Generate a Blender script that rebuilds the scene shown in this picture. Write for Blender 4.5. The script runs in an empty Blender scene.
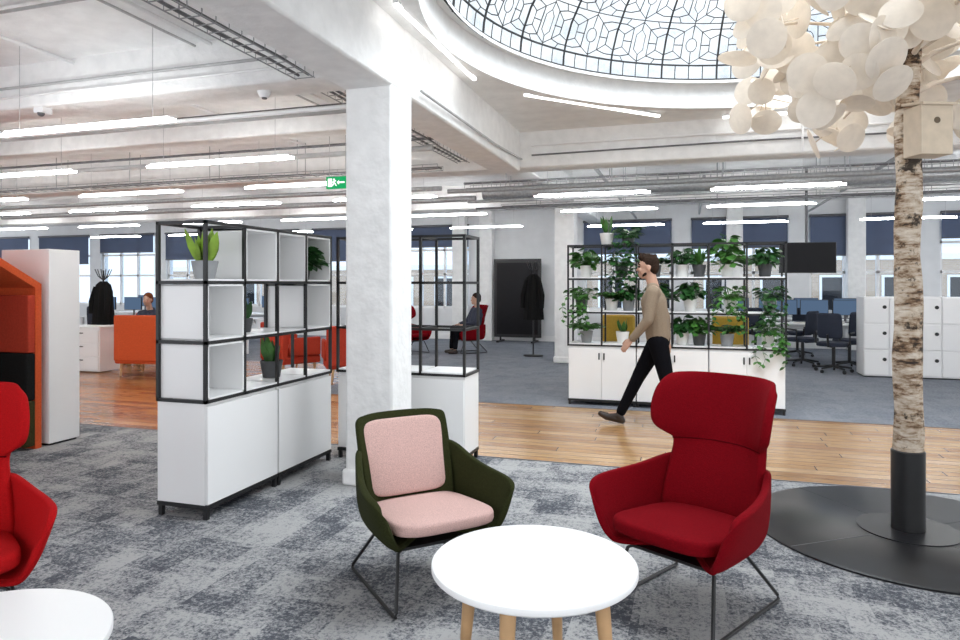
import bpy, bmesh, math, random
from mathutils import Vector, Matrix
PI=math.pi
scene=bpy.context.scene; col=scene.collection
scene.view_settings.view_transform='Standard'
R=math.radians
TH=R(17.4); F=670.0; H=1.48; HY=284.0
def proj(x,y,z):
    D=-math.sin(TH)*x+math.cos(TH)*y; l=math.cos(TH)*x+math.sin(TH)*y
    if D<.2: return (-9999,-9999,D)
    return (480+l*F/D, HY-(z-H)*F/D, D)
# ------------------------------------------------------------------ materials
def newmat(name):
    m=bpy.data.materials.new(name); m.use_nodes=True
    nt=m.node_tree; nt.nodes.clear()
    out=nt.nodes.new('ShaderNodeOutputMaterial')
    return m,nt,out
def nd(nt,t,ins=None,**kw):
    n=nt.nodes.new(t)
    for k,v in kw.items(): setattr(n,k,v)
    if ins:
        for k,v in ins.items():
            if isinstance(v,bpy.types.NodeSocket): nt.links.new(v,n.inputs[k])
            else: n.inputs[k].default_value=v
    return n
def c4(c): return (c[0],c[1],c[2],1)
def math_(nt,op,a,b=0.0): return nd(nt,'ShaderNodeMath',{0:a,1:b},operation=op).outputs[0]
def mat(name,c,rough=.5,metal=0,var=.08,scale=12,bump=0,spec=.5,trans=0,bd=.01):
    m,nt,out=newmat(name)
    tc=nd(nt,'ShaderNodeTexCoord')
    nz=nd(nt,'ShaderNodeTexNoise',{'Vector':tc.outputs['Object'],'Scale':scale,'Detail':4.0})
    rp=nd(nt,'ShaderNodeValToRGB',{'Fac':nz.outputs['Fac']})
    rp.color_ramp.elements[0].position=.3; rp.color_ramp.elements[1].position=.7
    rp.color_ramp.elements[0].color=c4([v*(1-var) for v in c]); rp.color_ramp.elements[1].color=c4([min(1,v*(1+var)) for v in c])
    b=nd(nt,'ShaderNodeBsdfPrincipled',{'Base Color':rp.outputs['Color'],'Roughness':rough,'Metallic':metal,'Specular IOR Level':spec})
    if bump:
        bp=nd(nt,'ShaderNodeBump',{'Height':nz.outputs['Fac'],'Strength':bump,'Distance':bd}); nt.links.new(bp.outputs['Normal'],b.inputs['Normal'])
    last=b
    if trans:
        tl=nd(nt,'ShaderNodeBsdfTranslucent',{'Color':rp.outputs['Color']}); last=nd(nt,'ShaderNodeMixShader',{'Fac':trans,1:b.outputs[0],2:tl.outputs[0]})
    nt.links.new(last.outputs[0],out.inputs[0]); return m
def emat(name,c,s):
    m,nt,out=newmat(name); e=nd(nt,'ShaderNodeEmission',{'Color':c4(c),'Strength':s}); nt.links.new(e.outputs[0],out.inputs[0]); return m
def glassmat(name,tint,gl=.06,frost=0,tint2=None):
    m,nt,out=newmat(name)
    t=nd(nt,'ShaderNodeBsdfTransparent',{'Color':c4(tint)}); g=nd(nt,'ShaderNodeBsdfGlossy',{'Roughness':.05})
    if tint2:
        tc=nd(nt,'ShaderNodeTexCoord'); nz=nd(nt,'ShaderNodeTexNoise',{'Vector':tc.outputs['Object'],'Scale':2.2,'Detail':6.0,'Roughness':.7})
        rp=nd(nt,'ShaderNodeValToRGB',{'Fac':nz.outputs['Fac']}); rp.color_ramp.elements[0].position=.38; rp.color_ramp.elements[0].color=c4(tint); rp.color_ramp.elements[1].position=.62; rp.color_ramp.elements[1].color=c4(tint2)
        nt.links.new(rp.outputs[0],t.inputs[0])
    mx=nd(nt,'ShaderNodeMixShader',{'Fac':gl,1:t.outputs[0],2:g.outputs[0]})
    last=mx
    if frost:
        d=nd(nt,'ShaderNodeBsdfTranslucent',{'Color':c4((.92,.95,.98))}); last=nd(nt,'ShaderNodeMixShader',{'Fac':frost,1:mx.outputs[0],2:d.outputs[0]})
    nt.links.new(last.outputs[0],out.inputs[0]); return m
def clothblind(name,c):
    m,nt,out=newmat(name)
    d=nd(nt,'ShaderNodeBsdfDiffuse',{'Color':c4(c)}); t=nd(nt,'ShaderNodeBsdfTransparent',{'Color':(.62,.70,.85,1)})
    tc=nd(nt,'ShaderNodeTexCoord'); nz=nd(nt,'ShaderNodeTexNoise',{'Vector':tc.outputs['Object'],'Scale':3.0})
    f=math_(nt,'ADD',math_(nt,'MULTIPLY',nz.outputs['Fac'],.08),.14)
    mx=nd(nt,'ShaderNodeMixShader',{'Fac':f,1:d.outputs[0],2:t.outputs[0]}); nt.links.new(mx.outputs[0],out.inputs[0]); return m
def carpet(name,dark,mid,light,amt=1.0):
    m,nt,out=newmat(name)
    g=nd(nt,'ShaderNodeNewGeometry'); P=g.outputs['Position']
    def cells(sx,sy,off):
        sc=nd(nt,'ShaderNodeVectorMath',{0:P,1:(sx,sy,0),2:(off,off*1.7,0)},operation='MULTIPLY_ADD')
        fl=nd(nt,'ShaderNodeVectorMath',{0:sc.outputs[0]},operation='FLOOR')
        return nd(nt,'ShaderNodeTexWhiteNoise',{'Vector':fl.outputs[0]},noise_dimensions='3D')
    A=cells(4,4,0); B=cells(4,8,.37); C=cells(8,4,.7)
    sh=nd(nt,'ShaderNodeVectorMath',{0:A.outputs['Color'],1:(9,9,9)},operation='MULTIPLY')
    sh2=nd(nt,'ShaderNodeVectorMath',{0:C.outputs['Color'],1:(5,5,5)},operation='MULTIPLY')
    v1=nd(nt,'ShaderNodeVectorMath',{0:P,1:sh.outputs[0]},operation='ADD').outputs[0]; v2=nd(nt,'ShaderNodeVectorMath',{0:v1,1:sh2.outputs[0]},operation='ADD').outputs[0]
    n1=nd(nt,'ShaderNodeTexNoise',{'Vector':v2,'Scale':36.0,'Detail':7.0,'Roughness':.74,'Distortion':.3}).outputs['Fac']
    n3=nd(nt,'ShaderNodeTexNoise',{'Vector':P,'Scale':80.0,'Detail':5.0,'Roughness':.75}).outputs['Fac']
    n2=nd(nt,'ShaderNodeTexNoise',{'Vector':P,'Scale':320.0,'Detail':2.0})
    s=math_(nt,'ADD',math_(nt,'MULTIPLY',A.outputs['Value'],.22*amt),math_(nt,'MULTIPLY',B.outputs['Value'],.14*amt)); s=math_(nt,'ADD',s,math_(nt,'MULTIPLY',C.outputs['Value'],.14*amt))
    s=math_(nt,'ADD',s,math_(nt,'MULTIPLY',n1,1.25)); s=math_(nt,'ADD',s,math_(nt,'MULTIPLY',n3,.95))
    rp=nd(nt,'ShaderNodeValToRGB',{'Fac':math_(nt,'SUBTRACT',s,.62+.25*amt)})
    e=rp.color_ramp.elements; e[0].position=.32; e[0].color=c4(dark); e[1].position=.62; e[1].color=c4(light)
    k=e.new(.45); k.color=c4(mid)
    bp=nd(nt,'ShaderNodeBump',{'Height':n2.outputs['Fac'],'Strength':.4,'Distance':.005})
    bs=nd(nt,'ShaderNodeBsdfPrincipled',{'Base Color':rp.outputs[0],'Roughness':.95,'Specular IOR Level':.15,'Normal':bp.outputs[0]})
    nt.links.new(bs.outputs[0],out.inputs[0]); return m
def woodfloor(name):
    m,nt,out=newmat(name)
    g=nd(nt,'ShaderNodeNewGeometry'); P=g.outputs['Position']
    sep=nd(nt,'ShaderNodeSeparateXYZ',{0:P})
    ry=math_(nt,'MULTIPLY',sep.outputs['Y'],1/.125); row=math_(nt,'FLOOR',ry)
    wr=nd(nt,'ShaderNodeTexWhiteNoise',{'W':row},noise_dimensions='1D').outputs['Value']
    cx=math_(nt,'ADD',math_(nt,'MULTIPLY',sep.outputs['X'],1/2.1),math_(nt,'MULTIPLY',wr,7.3)); cf=math_(nt,'FLOOR',cx)
    cmb=nd(nt,'ShaderNodeCombineXYZ',{0:cf,1:row,2:0.0})
    pv=nd(nt,'ShaderNodeTexWhiteNoise',{'Vector':cmb.outputs[0]},noise_dimensions='3D').outputs['Value']
    ramp=nd(nt,'ShaderNodeValToRGB',{'Fac':pv}); e=ramp.color_ramp.elements
    e[0].color=(.37,.20,.09,1); e[1].color=(.60,.40,.225,1); k=e.new(.35); k.color=(.48,.27,.12,1); k=e.new(.7); k.color=(.54,.335,.16,1)
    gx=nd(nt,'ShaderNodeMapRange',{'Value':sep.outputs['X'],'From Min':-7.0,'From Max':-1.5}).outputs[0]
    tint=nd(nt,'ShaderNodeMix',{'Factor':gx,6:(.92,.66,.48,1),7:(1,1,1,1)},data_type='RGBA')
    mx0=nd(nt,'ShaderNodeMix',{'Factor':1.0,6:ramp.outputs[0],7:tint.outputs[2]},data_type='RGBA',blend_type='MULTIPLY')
    mp=nd(nt,'ShaderNodeMapping',{'Vector':P,'Scale':(1.2,16,1)})
    nz=nd(nt,'ShaderNodeTexNoise',{'Vector':mp.outputs[0],'Scale':3.0,'Detail':7.0,'Roughness':.75})
    rp=nd(nt,'ShaderNodeValToRGB',{'Fac':nz.outputs['Fac']}); rp.color_ramp.elements[0].color=(.45,.39,.34,1); rp.color_ramp.elements[1].color=(1.2,1.2,1.18,1)
    rp.color_ramp.elements[0].position=.3; rp.color_ramp.elements[1].position=.66
    mx=nd(nt,'ShaderNodeMix',{'Factor':1.0,6:mx0.outputs[2],7:rp.outputs[0]},data_type='RGBA',blend_type='MULTIPLY')
    fy=math_(nt,'FRACT',ry); fx=math_(nt,'FRACT',cx)
    gap=math_(nt,'MAXIMUM',math_(nt,'LESS_THAN',fy,.05),math_(nt,'LESS_THAN',fx,.004))
    mg=nd(nt,'ShaderNodeMix',{'Factor':gap,6:mx.outputs[2],7:(.08,.04,.02,1)},data_type='RGBA')
    ro=math_(nt,'ADD',math_(nt,'MULTIPLY',nz.outputs['Fac'],.25),.10)
    bs=nd(nt,'ShaderNodeBsdfPrincipled',{'Base Color':mg.outputs[2],'Roughness':ro,'Specular IOR Level':.6})
    nt.links.new(bs.outputs[0],out.inputs[0]); return m
def birch(name):
    m,nt,out=newmat(name)
    tc=nd(nt,'ShaderNodeTexCoord')
    mp=nd(nt,'ShaderNodeMapping',{'Vector':tc.outputs['Object'],'Scale':(5.5,5.5,20)})
    n1=nd(nt,'ShaderNodeTexNoise',{'Vector':mp.outputs[0],'Scale':1.5,'Detail':6.0,'Roughness':.7})
    r1=nd(nt,'ShaderNodeValToRGB',{'Fac':n1.outputs['Fac']}); e=r1.color_ramp.elements
    e[0].position=.35; e[0].color=(.04,.026,.018,1); e[1].position=.50; e[1].color=(.52,.42,.32,1); k=e.new(.43); k.color=(.25,.155,.09,1); k=e.new(.63); k.color=(.74,.67,.58,1)
    n2=nd(nt,'ShaderNodeTexNoise',{'Vector':tc.outputs['Object'],'Scale':6.0,'Detail':7.0,'Roughness':.7})
    r2=nd(nt,'ShaderNodeValToRGB',{'Fac':n2.outputs['Fac']}); r2.color_ramp.elements[0].position=.40; r2.color_ramp.elements[0].color=(.05,.038,.03,1); r2.color_ramp.elements[1].position=.45; r2.color_ramp.elements[1].color=(.88,.82,.75,1)
    k=r2.color_ramp.elements.new(.58); k.color=(1,1,1,1)
    mx=nd(nt,'ShaderNodeMix',{'Factor':.95,6:r1.outputs[0],7:r2.outputs[0]},data_type='RGBA',blend_type='MULTIPLY')
    bp=nd(nt,'ShaderNodeBump',{'Height':n2.outputs['Fac'],'Strength':.8,'Distance':.02})
    bs=nd(nt,'ShaderNodeBsdfPrincipled',{'Base Color':mx.outputs[2],'Roughness':.8,'Normal':bp.outputs[0]})
    nt.links.new(bs.outputs[0],out.inputs[0]); return m
def brickm(name):
    m,nt,out=newmat(name); tc=nd(nt,'ShaderNodeTexCoord')
    mp=nd(nt,'ShaderNodeMapping',{'Vector':tc.outputs['Object'],'Rotation':(PI/2,0,0)})
    br=nd(nt,'ShaderNodeTexBrick',{'Vector':mp.outputs[0],'Scale':4.0,'Color1':(.50,.36,.24,1),'Color2':(.42,.29,.2,1),'Mortar':(.5,.45,.4,1)})
    bs=nd(nt,'ShaderNodeBsdfPrincipled',{'Base Color':br.outputs['Color'],'Roughness':.9}); nt.links.new(bs.outputs[0],out.inputs[0]); return m

M={}
M['white']=mat('white_lacquer',(.89,.89,.89),.3,var=.003,scale=3)
M['plaster']=mat('white_plaster',(.89,.89,.88),.75,var=.05,scale=9,bump=.8,bd=.018)
M['ceil']=mat('ceiling_plaster',(.90,.905,.90),.85,var=.06,scale=5,bump=.8,bd=.025)
M['wallw']=mat('wall_paint',(.80,.81,.82),.8,var=.04,scale=3)
M['black']=mat('black_metal',(.009,.009,.010),.4,var=.2)
M['blackm']=mat('matt_black_plate',(.010,.010,.012),.32,var=.25,scale=3)
M['red']=mat('crimson_wool',(.19,.0025,.007),.95,var=.2,scale=180,bump=.25,spec=.08)
M['redseam']=mat('dark_crimson_seam',(.08,.001,.003),.95,var=.2,scale=180,spec=.05)
M['red2']=mat('scarlet_wool',(.42,.008,.010),.95,var=.15,scale=180,bump=.25,spec=.08)
M['olive']=mat('dark_olive_wool',(.028,.032,.011),.95,var=.25,scale=180,bump=.25,spec=.1)
M['pink']=mat('pink_flecked_wool',(.62,.41,.375),.95,var=.2,scale=240,bump=.25,spec=.2)
M['oak']=mat('oak',(.54,.33,.165),.45,var=.18,scale=8)
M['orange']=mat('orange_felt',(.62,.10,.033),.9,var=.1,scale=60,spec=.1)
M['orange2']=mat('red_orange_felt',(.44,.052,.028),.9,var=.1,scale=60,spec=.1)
M['blackf']=mat('black_felt',(.012,.012,.012),.95,var=.2,scale=60,spec=.1)
M['olivef']=mat('olive_felt',(.05,.042,.016),.95,var=.2,scale=60,spec=.1)
M['mustard']=mat('mustard_fabric',(.48,.31,.04),.85,var=.1,scale=60)
M['leaf']=mat('green_leaf',(.055,.175,.03),.4,var=.5,scale=9)
M['leafd']=mat('dark_green_leaf',(.022,.088,.02),.4,var=.5,scale=9)
M['leafy']=mat('lime_leaf',(.24,.40,.04),.4,var=.4,scale=9)
M['soil']=mat('soil',(.03,.02,.012),.95,var=.4,scale=60)
M['potw']=mat('white_ceramic',(.78,.78,.76),.4,var=.04)
M['potg']=mat('grey_ceramic',(.30,.31,.32),.55,var=.1)
M['potk']=mat('charcoal_ceramic',(.06,.062,.066),.5,var=.2)
M['galv']=mat('galvanised_steel',(.40,.41,.42),.45,metal=.5,var=.15,scale=30)
M['pipe']=mat('painted_grey_pipe',(.50,.50,.50),.5,var=.1)
M['cable']=mat('grey_cable',(.16,.16,.17),.6,var=.3)
M['plast']=mat('grey_plastic',(.12,.12,.13),.5,var=.1)
M['wire']=mat('steel_wire',(.45,.45,.46),.5,var=.1)
M['tube']=emat('fluorescent_tube',(1,.99,.97),40)
M['tubec']=emat('ceiling_tube',(1,.99,.97),8)
M['added_fill']=emat('added_fill_strip',(.94,.975,1),17)  # glow for an added strip that brightens the ceiling, not a fixture part
M['glass']=glassmat('clear_glass',(.74,.82,.90),.05)
M['dome']=glassmat('leaded_glass',(.37,.41,.435),.04,.10,(.54,.56,.565))
M['lead']=mat('lead_came',(.03,.032,.035),.6,var=.2)
M['blind']=clothblind('navy_blind',(.12,.14,.20))
M['skin']=mat('skin',(.50,.29,.205),.5,var=.08)
M['hair']=mat('dark_hair',(.024,.013,.008),.8,var=.5,scale=60,spec=.15)
M['hairr']=mat('reddish_hair',(.16,.05,.02),.8,var=.4,scale=60,spec=.1)
M['taupe']=mat('taupe_knit',(.24,.18,.125),.9,var=.14,scale=150,bump=.3)
M['trouser']=mat('black_denim',(.006,.006,.008),.95,var=.2,scale=150,spec=.05)
M['shoe']=mat('dark_brown_leather',(.028,.016,.011),.4,var=.2)
M['eye']=mat('eye',(.05,.03,.02),.2)
M['shirt']=mat('navy_shirt',(.03,.035,.06),.85,var=.15)
M['birch']=birch('birch_bark')
M['disc']=mat('cream_ply_disc',(.92,.86,.78),.6,var=.05,scale=20,trans=.42)
M['twig']=mat('pale_twig',(.72,.61,.50),.7,var=.15)
M['ply']=mat('birch_plywood',(.66,.55,.42),.55,var=.08,scale=14)
M['hole']=mat('shadowed_plywood',(.16,.12,.08),.9,var=.1)
M['screen']=mat('screen_glass',(.006,.006,.008),.4,var=.1,spec=.2)
M['monitor']=emat('lit_monitor',(.10,.16,.26),.9)
M['officef']=mat('navy_mesh_fabric',(.02,.026,.045),.85,var=.2,scale=80)
M['paper']=mat('paper',(.75,.74,.70),.8,var=.05)
M['green']=emat('exit_green',(.02,.42,.14),1.0)
M['exitw']=emat('exit_white',(1,1,1),1.5)
M['brick']=brickm('london_brick')
M['carpet']=carpet('patchwork_carpet',(.085,.092,.11),(.25,.256,.27),(.43,.43,.432))
M['carpet2']=carpet('blue_grey_carpet',(.15,.165,.20),(.205,.22,.255),(.26,.275,.305),.5)
M['wood']=woodfloor('honey_floorboards')

# ------------------------------------------------------------------ mesh helpers
class MB:
    def __init__(s): s.bm=bmesh.new()
    def box(s,c,d,rz=0,rx=0,ry=0):
        m=Matrix.Translation(c)@Matrix.Rotation(rz,4,'Z')@Matrix.Rotation(ry,4,'Y')@Matrix.Rotation(rx,4,'X')@Matrix.Diagonal((d[0],d[1],d[2],1))
        bmesh.ops.create_cube(s.bm,size=1,matrix=m); return s
    def b2(s,x0,x1,y0,y1,z0,z1): return s.box(((x0+x1)/2,(y0+y1)/2,(z0+z1)/2),(x1-x0,y1-y0,z1-z0))
    def cyl(s,p0,p1,r0,r1=None,seg=14,caps=True):
        p0=Vector(p0);p1=Vector(p1); r1=r0 if r1 is None else r1
        d=p1-p0; L=d.length
        if L<1e-6: return s
        q=d.to_track_quat('Z','Y').to_matrix().to_4x4()
        bmesh.ops.create_cone(s.bm,cap_ends=caps,segments=seg,radius1=r0,radius2=max(r1,1e-5),depth=L,matrix=Matrix.Translation((p0+p1)/2)@q); return s
    def sph(s,c,r,seg=16,mt=None):
        if not hasattr(r,'__len__'): r=(r,r,r)
        m=Matrix.Translation(c)@(mt if mt else Matrix())@Matrix.Diagonal((r[0],r[1],r[2],1))
        bmesh.ops.create_uvsphere(s.bm,u_segments=seg,v_segments=max(6,seg//2),radius=1,matrix=m); return s
    def tube(s,pts,r,seg=8,closed=False):
        pts=[Vector(p) for p in pts]; n=len(pts); rings=[]
        rr=r if hasattr(r,'__len__') else [r]*n
        up=Vector((0,0,1))
        for i,p in enumerate(pts):
            a=pts[(i-1)%n] if (closed or i>0) else p; b=pts[(i+1)%n] if (closed or i<n-1) else p
            t=(b-a).normalized()
            u=t.cross(up)
            if u.length<.05: u=t.cross(Vector((0,1,0)))
            u.normalize(); v=u.cross(t)
            rings.append([s.bm.verts.new(p+(u*math.cos(2*PI*k/seg)+v*math.sin(2*PI*k/seg))*rr[i]) for k in range(seg)])
        for i in range(n if closed else n-1):
            A=rings[i];B=rings[(i+1)%n]
            for k in range(seg): s.bm.faces.new((A[k],A[(k+1)%seg],B[(k+1)%seg],B[k]))
        if not closed:
            s.bm.faces.new(rings[0][::-1]); s.bm.faces.new(rings[-1])
        return s
    def lathe(s,prof,seg=32,c=(0,0,0)):
        rings=[]
        for r,z in prof:
            if r<1e-5: rings.append([s.bm.verts.new((c[0],c[1],c[2]+z))])
            else: rings.append([s.bm.verts.new((c[0]+r*math.cos(2*PI*k/seg),c[1]+r*math.sin(2*PI*k/seg),c[2]+z)) for k in range(seg)])
        for A,B in zip(rings,rings[1:]):
            for k in range(seg):
                k2=(k+1)%seg
                if len(A)==1 and len(B)==1: continue
                if len(A)==1: s.bm.faces.new((A[0],B[k2],B[k]))
                elif len(B)==1: s.bm.faces.new((A[k],A[k2],B[0]))
                else: s.bm.faces.new((A[k],A[k2],B[k2],B[k]))
        return s
    def grid(s,rows):
        V=[[s.bm.verts.new(p) for p in r] for r in rows]
        for A,B in zip(V,V[1:]):
            for k in range(len(A)-1): s.bm.faces.new((A[k],A[k+1],B[k+1],B[k]))
        return s
    def prism(s,poly,off):
        off=Vector(off); A=[s.bm.verts.new(p) for p in poly]; B=[s.bm.verts.new(Vector(p)+off) for p in poly]
        s.bm.faces.new(A[::-1]); s.bm.faces.new(B); n=len(A)
        for k in range(n): s.bm.faces.new((A[k],A[(k+1)%n],B[(k+1)%n],B[k]))
        return s
    def pillow(s,c,sx,sy,h,ex=4,mt=None,seg=40,belly=.012,taper=0):
        mt=mt or Matrix(); rings=[]
        prof=[(0,0),(.6,0),(.93,.0),(.985,.10),(1,.3),(1,.7),(.985,.88),(.95,.97),(.85,1.0),(.55,1+belly/h),(0,1+belly*1.3/h)]
        for f,z in prof:
            if f==0: rings.append([s.bm.verts.new(Vector(c)+mt@Vector((0,0,z*h)))]); continue
            rg=[]
            for k in range(seg):
                a=2*PI*k/seg; ca,sa=math.cos(a),math.sin(a)
                x=math.copysign(abs(ca)**(2/ex),ca)*sx*f; y=math.copysign(abs(sa)**(2/ex),sa)*sy*f
                x*=1+taper*y/sy
                rg.append(s.bm.verts.new(Vector(c)+mt@Vector((x,y,z*h))))
            rings.append(rg)
        for A,B in zip(rings,rings[1:]):
            for k in range(seg):
                k2=(k+1)%seg
                if len(A)==1: s.bm.faces.new((A[0],B[k2],B[k]))
                elif len(B)==1: s.bm.faces.new((A[k],A[k2],B[0]))
                else: s.bm.faces.new((A[k],A[k2],B[k2],B[k]))
        return s
    def leaf(s,base,d,L,w,droop,rngroll=0,n=4):
        d=Vector(d).normalized(); side=d.cross(Vector((0,0,1)))
        if side.length<.05: side=Vector((1,0,0))
        side.normalize()
        side=Matrix.Rotation(rngroll,3,d)@side
        p=Vector(base)
        prof=[.08,.75,1,.7,.05]
        m=len(prof)-1; prev=None
        for i,f in enumerate(prof):
            cur=(s.bm.verts.new(p-side*w*f*.5),s.bm.verts.new(p+Vector((0,0,-.08*w*f)) ),s.bm.verts.new(p+side*w*f*.5))
            if prev:
                s.bm.faces.new((prev[0],prev[1],cur[1],cur[0])); s.bm.faces.new((prev[1],prev[2],cur[2],cur[1]))
            prev=cur
            d=(d+Vector((0,0,-droop/m))).normalized(); p=p+d*L/m
        return s
    def build(s,name,mt,parent=None,smooth=False,bevel=0,bseg=2,loc=None,ang=40,recalc=True):
        if recalc: bmesh.ops.recalc_face_normals(s.bm,faces=s.bm.faces)
        me=bpy.data.meshes.new(name); s.bm.to_mesh(me); s.bm.free()
        me.materials.append(mt)
        if smooth or bevel:
            me.polygons.foreach_set('use_smooth',[True]*len(me.polygons)); me.set_sharp_from_angle(angle=R(ang))
        o=bpy.data.objects.new(name,me); col.objects.link(o)
        if parent: o.parent=parent
        if loc: o.location=loc
        if bevel:
            b=o.modifiers.new('bevel','BEVEL'); b.width=bevel; b.segments=bseg; b.limit_method='ANGLE'
        return o
def inst(o,parent,loc=(0,0,0)):
    c=o.copy(); col.objects.link(c); c.parent=parent; c.location=loc; return c
def tag(o,label,cat,group=None):
    o['label']=label; o['category']=cat
    if group: o['group']=group
    return o
def thing(name,label,cat,loc=(0,0,0),rz=0,group=None):
    o=bpy.data.objects.new(name,None); o.empty_display_size=.1; col.objects.link(o); o.location=loc; o.rotation_euler=(0,0,rz)
    return tag(o,label,cat,group)
def struct(o): o['kind']='structure'; return o
def dup(root,loc,rz,label,group=None):
    r=root.copy(); col.objects.link(r); r.location=loc; r.rotation_euler=(0,0,rz); r['label']=label
    if group: r['group']=group
    for ch in list(root.children):
        c=ch.copy(); col.objects.link(c); c.parent=r
        for g in list(ch.children):
            d=g.copy(); col.objects.link(d); d.parent=c
    return r
ORD=['first','second','third','fourth','fifth','sixth','seventh','eighth','ninth','tenth','eleventh','twelfth']

# ------------------------------------------------------------------ camera, world
cam=bpy.data.cameras.new('camera'); co=bpy.data.objects.new('camera',cam); col.objects.link(co)
co.location=(0,0,H); co.rotation_euler=(PI/2,0,TH); cam.sensor_width=36; cam.lens=F*36/960; cam.shift_y=-(320-HY)/960; cam.clip_start=.05; cam.clip_end=200
scene.camera=co
w=bpy.data.worlds.new('sky'); scene.world=w; w.use_nodes=True; nt=w.node_tree; nt.nodes.clear()
out=nt.nodes.new('ShaderNodeOutputWorld'); tc=nd(nt,'ShaderNodeTexCoord')
nz=nd(nt,'ShaderNodeTexNoise',{'Vector':tc.outputs['Generated'],'Scale':3.0,'Detail':5.0})
rp=nd(nt,'ShaderNodeValToRGB',{'Fac':nz.outputs['Fac']}); rp.color_ramp.elements[0].position=.35; rp.color_ramp.elements[0].color=(.84,.91,1,1); rp.color_ramp.elements[1].position=.65; rp.color_ramp.elements[1].color=(1,1,1,1)
bg=nd(nt,'ShaderNodeBackground',{'Color':rp.outputs[0],'Strength':2.05}); nt.links.new(bg.outputs[0],out.inputs[0])

# ------------------------------------------------------------------ room shell
XL,XR,YF,YB=-24,10,-3,17
struct(MB().b2(XL,XR,YF,5.5,-.1,0).build('floor',M['carpet']))
struct(MB().b2(XL,XR,5.5,8.0,-.1,0).build('floor',M['wood']))
struct(MB().b2(XL,-5.0,8.0,11.0,-.1,.0).build('floor',M['wood']))
struct(MB().b2(-5.0,XR,8.0,11.0,-.1,0).build('floor',M['carpet2']))
struct(MB().b2(XL,XR,11.0,YB+.3,-.1,0).build('floor',M['carpet2']))
struct(MB().b2(XL,XR,5.485,5.5,0,.004).b2(-5,XR,8.0,8.015,0,.004).build('trim_1',M['plast']))
CX,CY,CR,CZ=.85,4.95,2.7,3.4
la=bpy.data.lights.new('skylight_daylight','AREA'); la.shape='DISK'; la.size=4.4; la.energy=1130; la.color=(.98,.99,1)
lo=bpy.data.objects.new('skylight_daylight',la); col.objects.link(lo); lo.location=(CX,CY,6.3)
mb=MB(); angs=sorted([2*PI*k/96 for k in range(96)]+[math.atan2(y-CY,x-CX)%(2*PI) for x in (XL,XR) for y in (YF,YB+.3)])
def rect_hit(a):
    dx,dy=math.cos(a),math.sin(a); t=1e9
    if dx>1e-9: t=min(t,(XR-CX)/dx)
    if dx<-1e-9: t=min(t,(XL-CX)/dx)
    if dy>1e-9: t=min(t,(YB+.3-CY)/dy)
    if dy<-1e-9: t=min(t,(YF-CY)/dy)
    return (CX+dx*t,CY+dy*t)
inn=[mb.bm.verts.new((CX+CR*math.cos(a),CY+CR*math.sin(a),CZ)) for a in angs]
outv=[mb.bm.verts.new((*rect_hit(a),CZ)) for a in angs]
for k in range(len(angs)):
    k2=(k+1)%len(angs); mb.bm.faces.new((inn[k],inn[k2],outv[k2],outv[k]))
struct(mb.build('ceiling',M['ceil']))
def beam(n,x0,x1,y0,y1,z0,z1=CZ): return struct(MB().b2(x0,x1,y0,y1,z0,z1+.02).build('trim_%d'%n,M['plaster'],bevel=.02))
beam(2,-2.43,-2.05,YF,8.25,2.91)
beam(3,XL,XR,8.25,8.62,2.95)
beam(4,XL,-2.43,4.40,4.78,3.02)
beam(5,XL,-2.43,6.35,6.6,3.12)
beam(6,XL,-2.43,2.2,2.5,3.12)
beam(7,XL,XR,12.4,12.8,2.95)
beam(8,-2.43,-2.05,8.62,YB,3.0)
beam(9,-2.62,-2.43,YF,8.25,3.2)
n=10
for (x,y) in ((-2.423,4.41),(-2.43,12.42)):
    c=MB().b2(x,x+.375,y,y+.375,0,2.93); c.b2(x-.02,x+.395,y-.02,y+.395,0,.12)
    struct(c.build('trim_%d'%n,M['plaster'],bevel=.02)); n+=1
for x in (-5.85,-5.1,-9.0,1.0,3.55):
    struct(MB().b2(x-.18,x+.18,YB-.25,YB,0,CZ).build('trim_%d'%n,M['plaster'],bevel=.015)); n+=1
KH=.23
mb=MB(); mb.lathe([(CR+.12,CZ-.04),(CR,CZ-.04),(CR,CZ+KH),(CR-.10,CZ+KH),(CR-.10,CZ+KH-.03)],96,(CX,CY,0))
sky=struct(mb.build('window_1',M['plaster'],smooth=True))
def dome(t,a,off=0):
    r=(CR-.06)*math.cos(t*PI/2)+off; return (CX+r*math.cos(a),CY+r*math.sin(a),CZ+KH+1.35*math.sin(t*PI/2)+off)
mb=MB(); rows=[[dome(t/14,2*PI*k/64) for k in range(65)] for t in range(14)]
mb.grid(rows); g=mb.build('pane',M['dome'],sky,smooth=True)
NS=28
for t,r in ((.01,.018),(.08,.010),(.26,.005),(.44,.010),(.60,.005),(.76,.010),(.9,.013)):
    MB().tube([dome(t,2*PI*k/84,-.012) for k in range(84)],r,5,True).build('lead_ring',M['lead'],sky,smooth=True)
for k in range(NS):
    a=2*PI*k/NS
    MB().tube([dome(t,a,-.016) for t in (.0,.06,.11,.2,.3,.4,.5,.6,.72,.85,.95)],.0105,6).build('glazing_rib',M['lead'],sky,smooth=True)
mb=MB()
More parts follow.
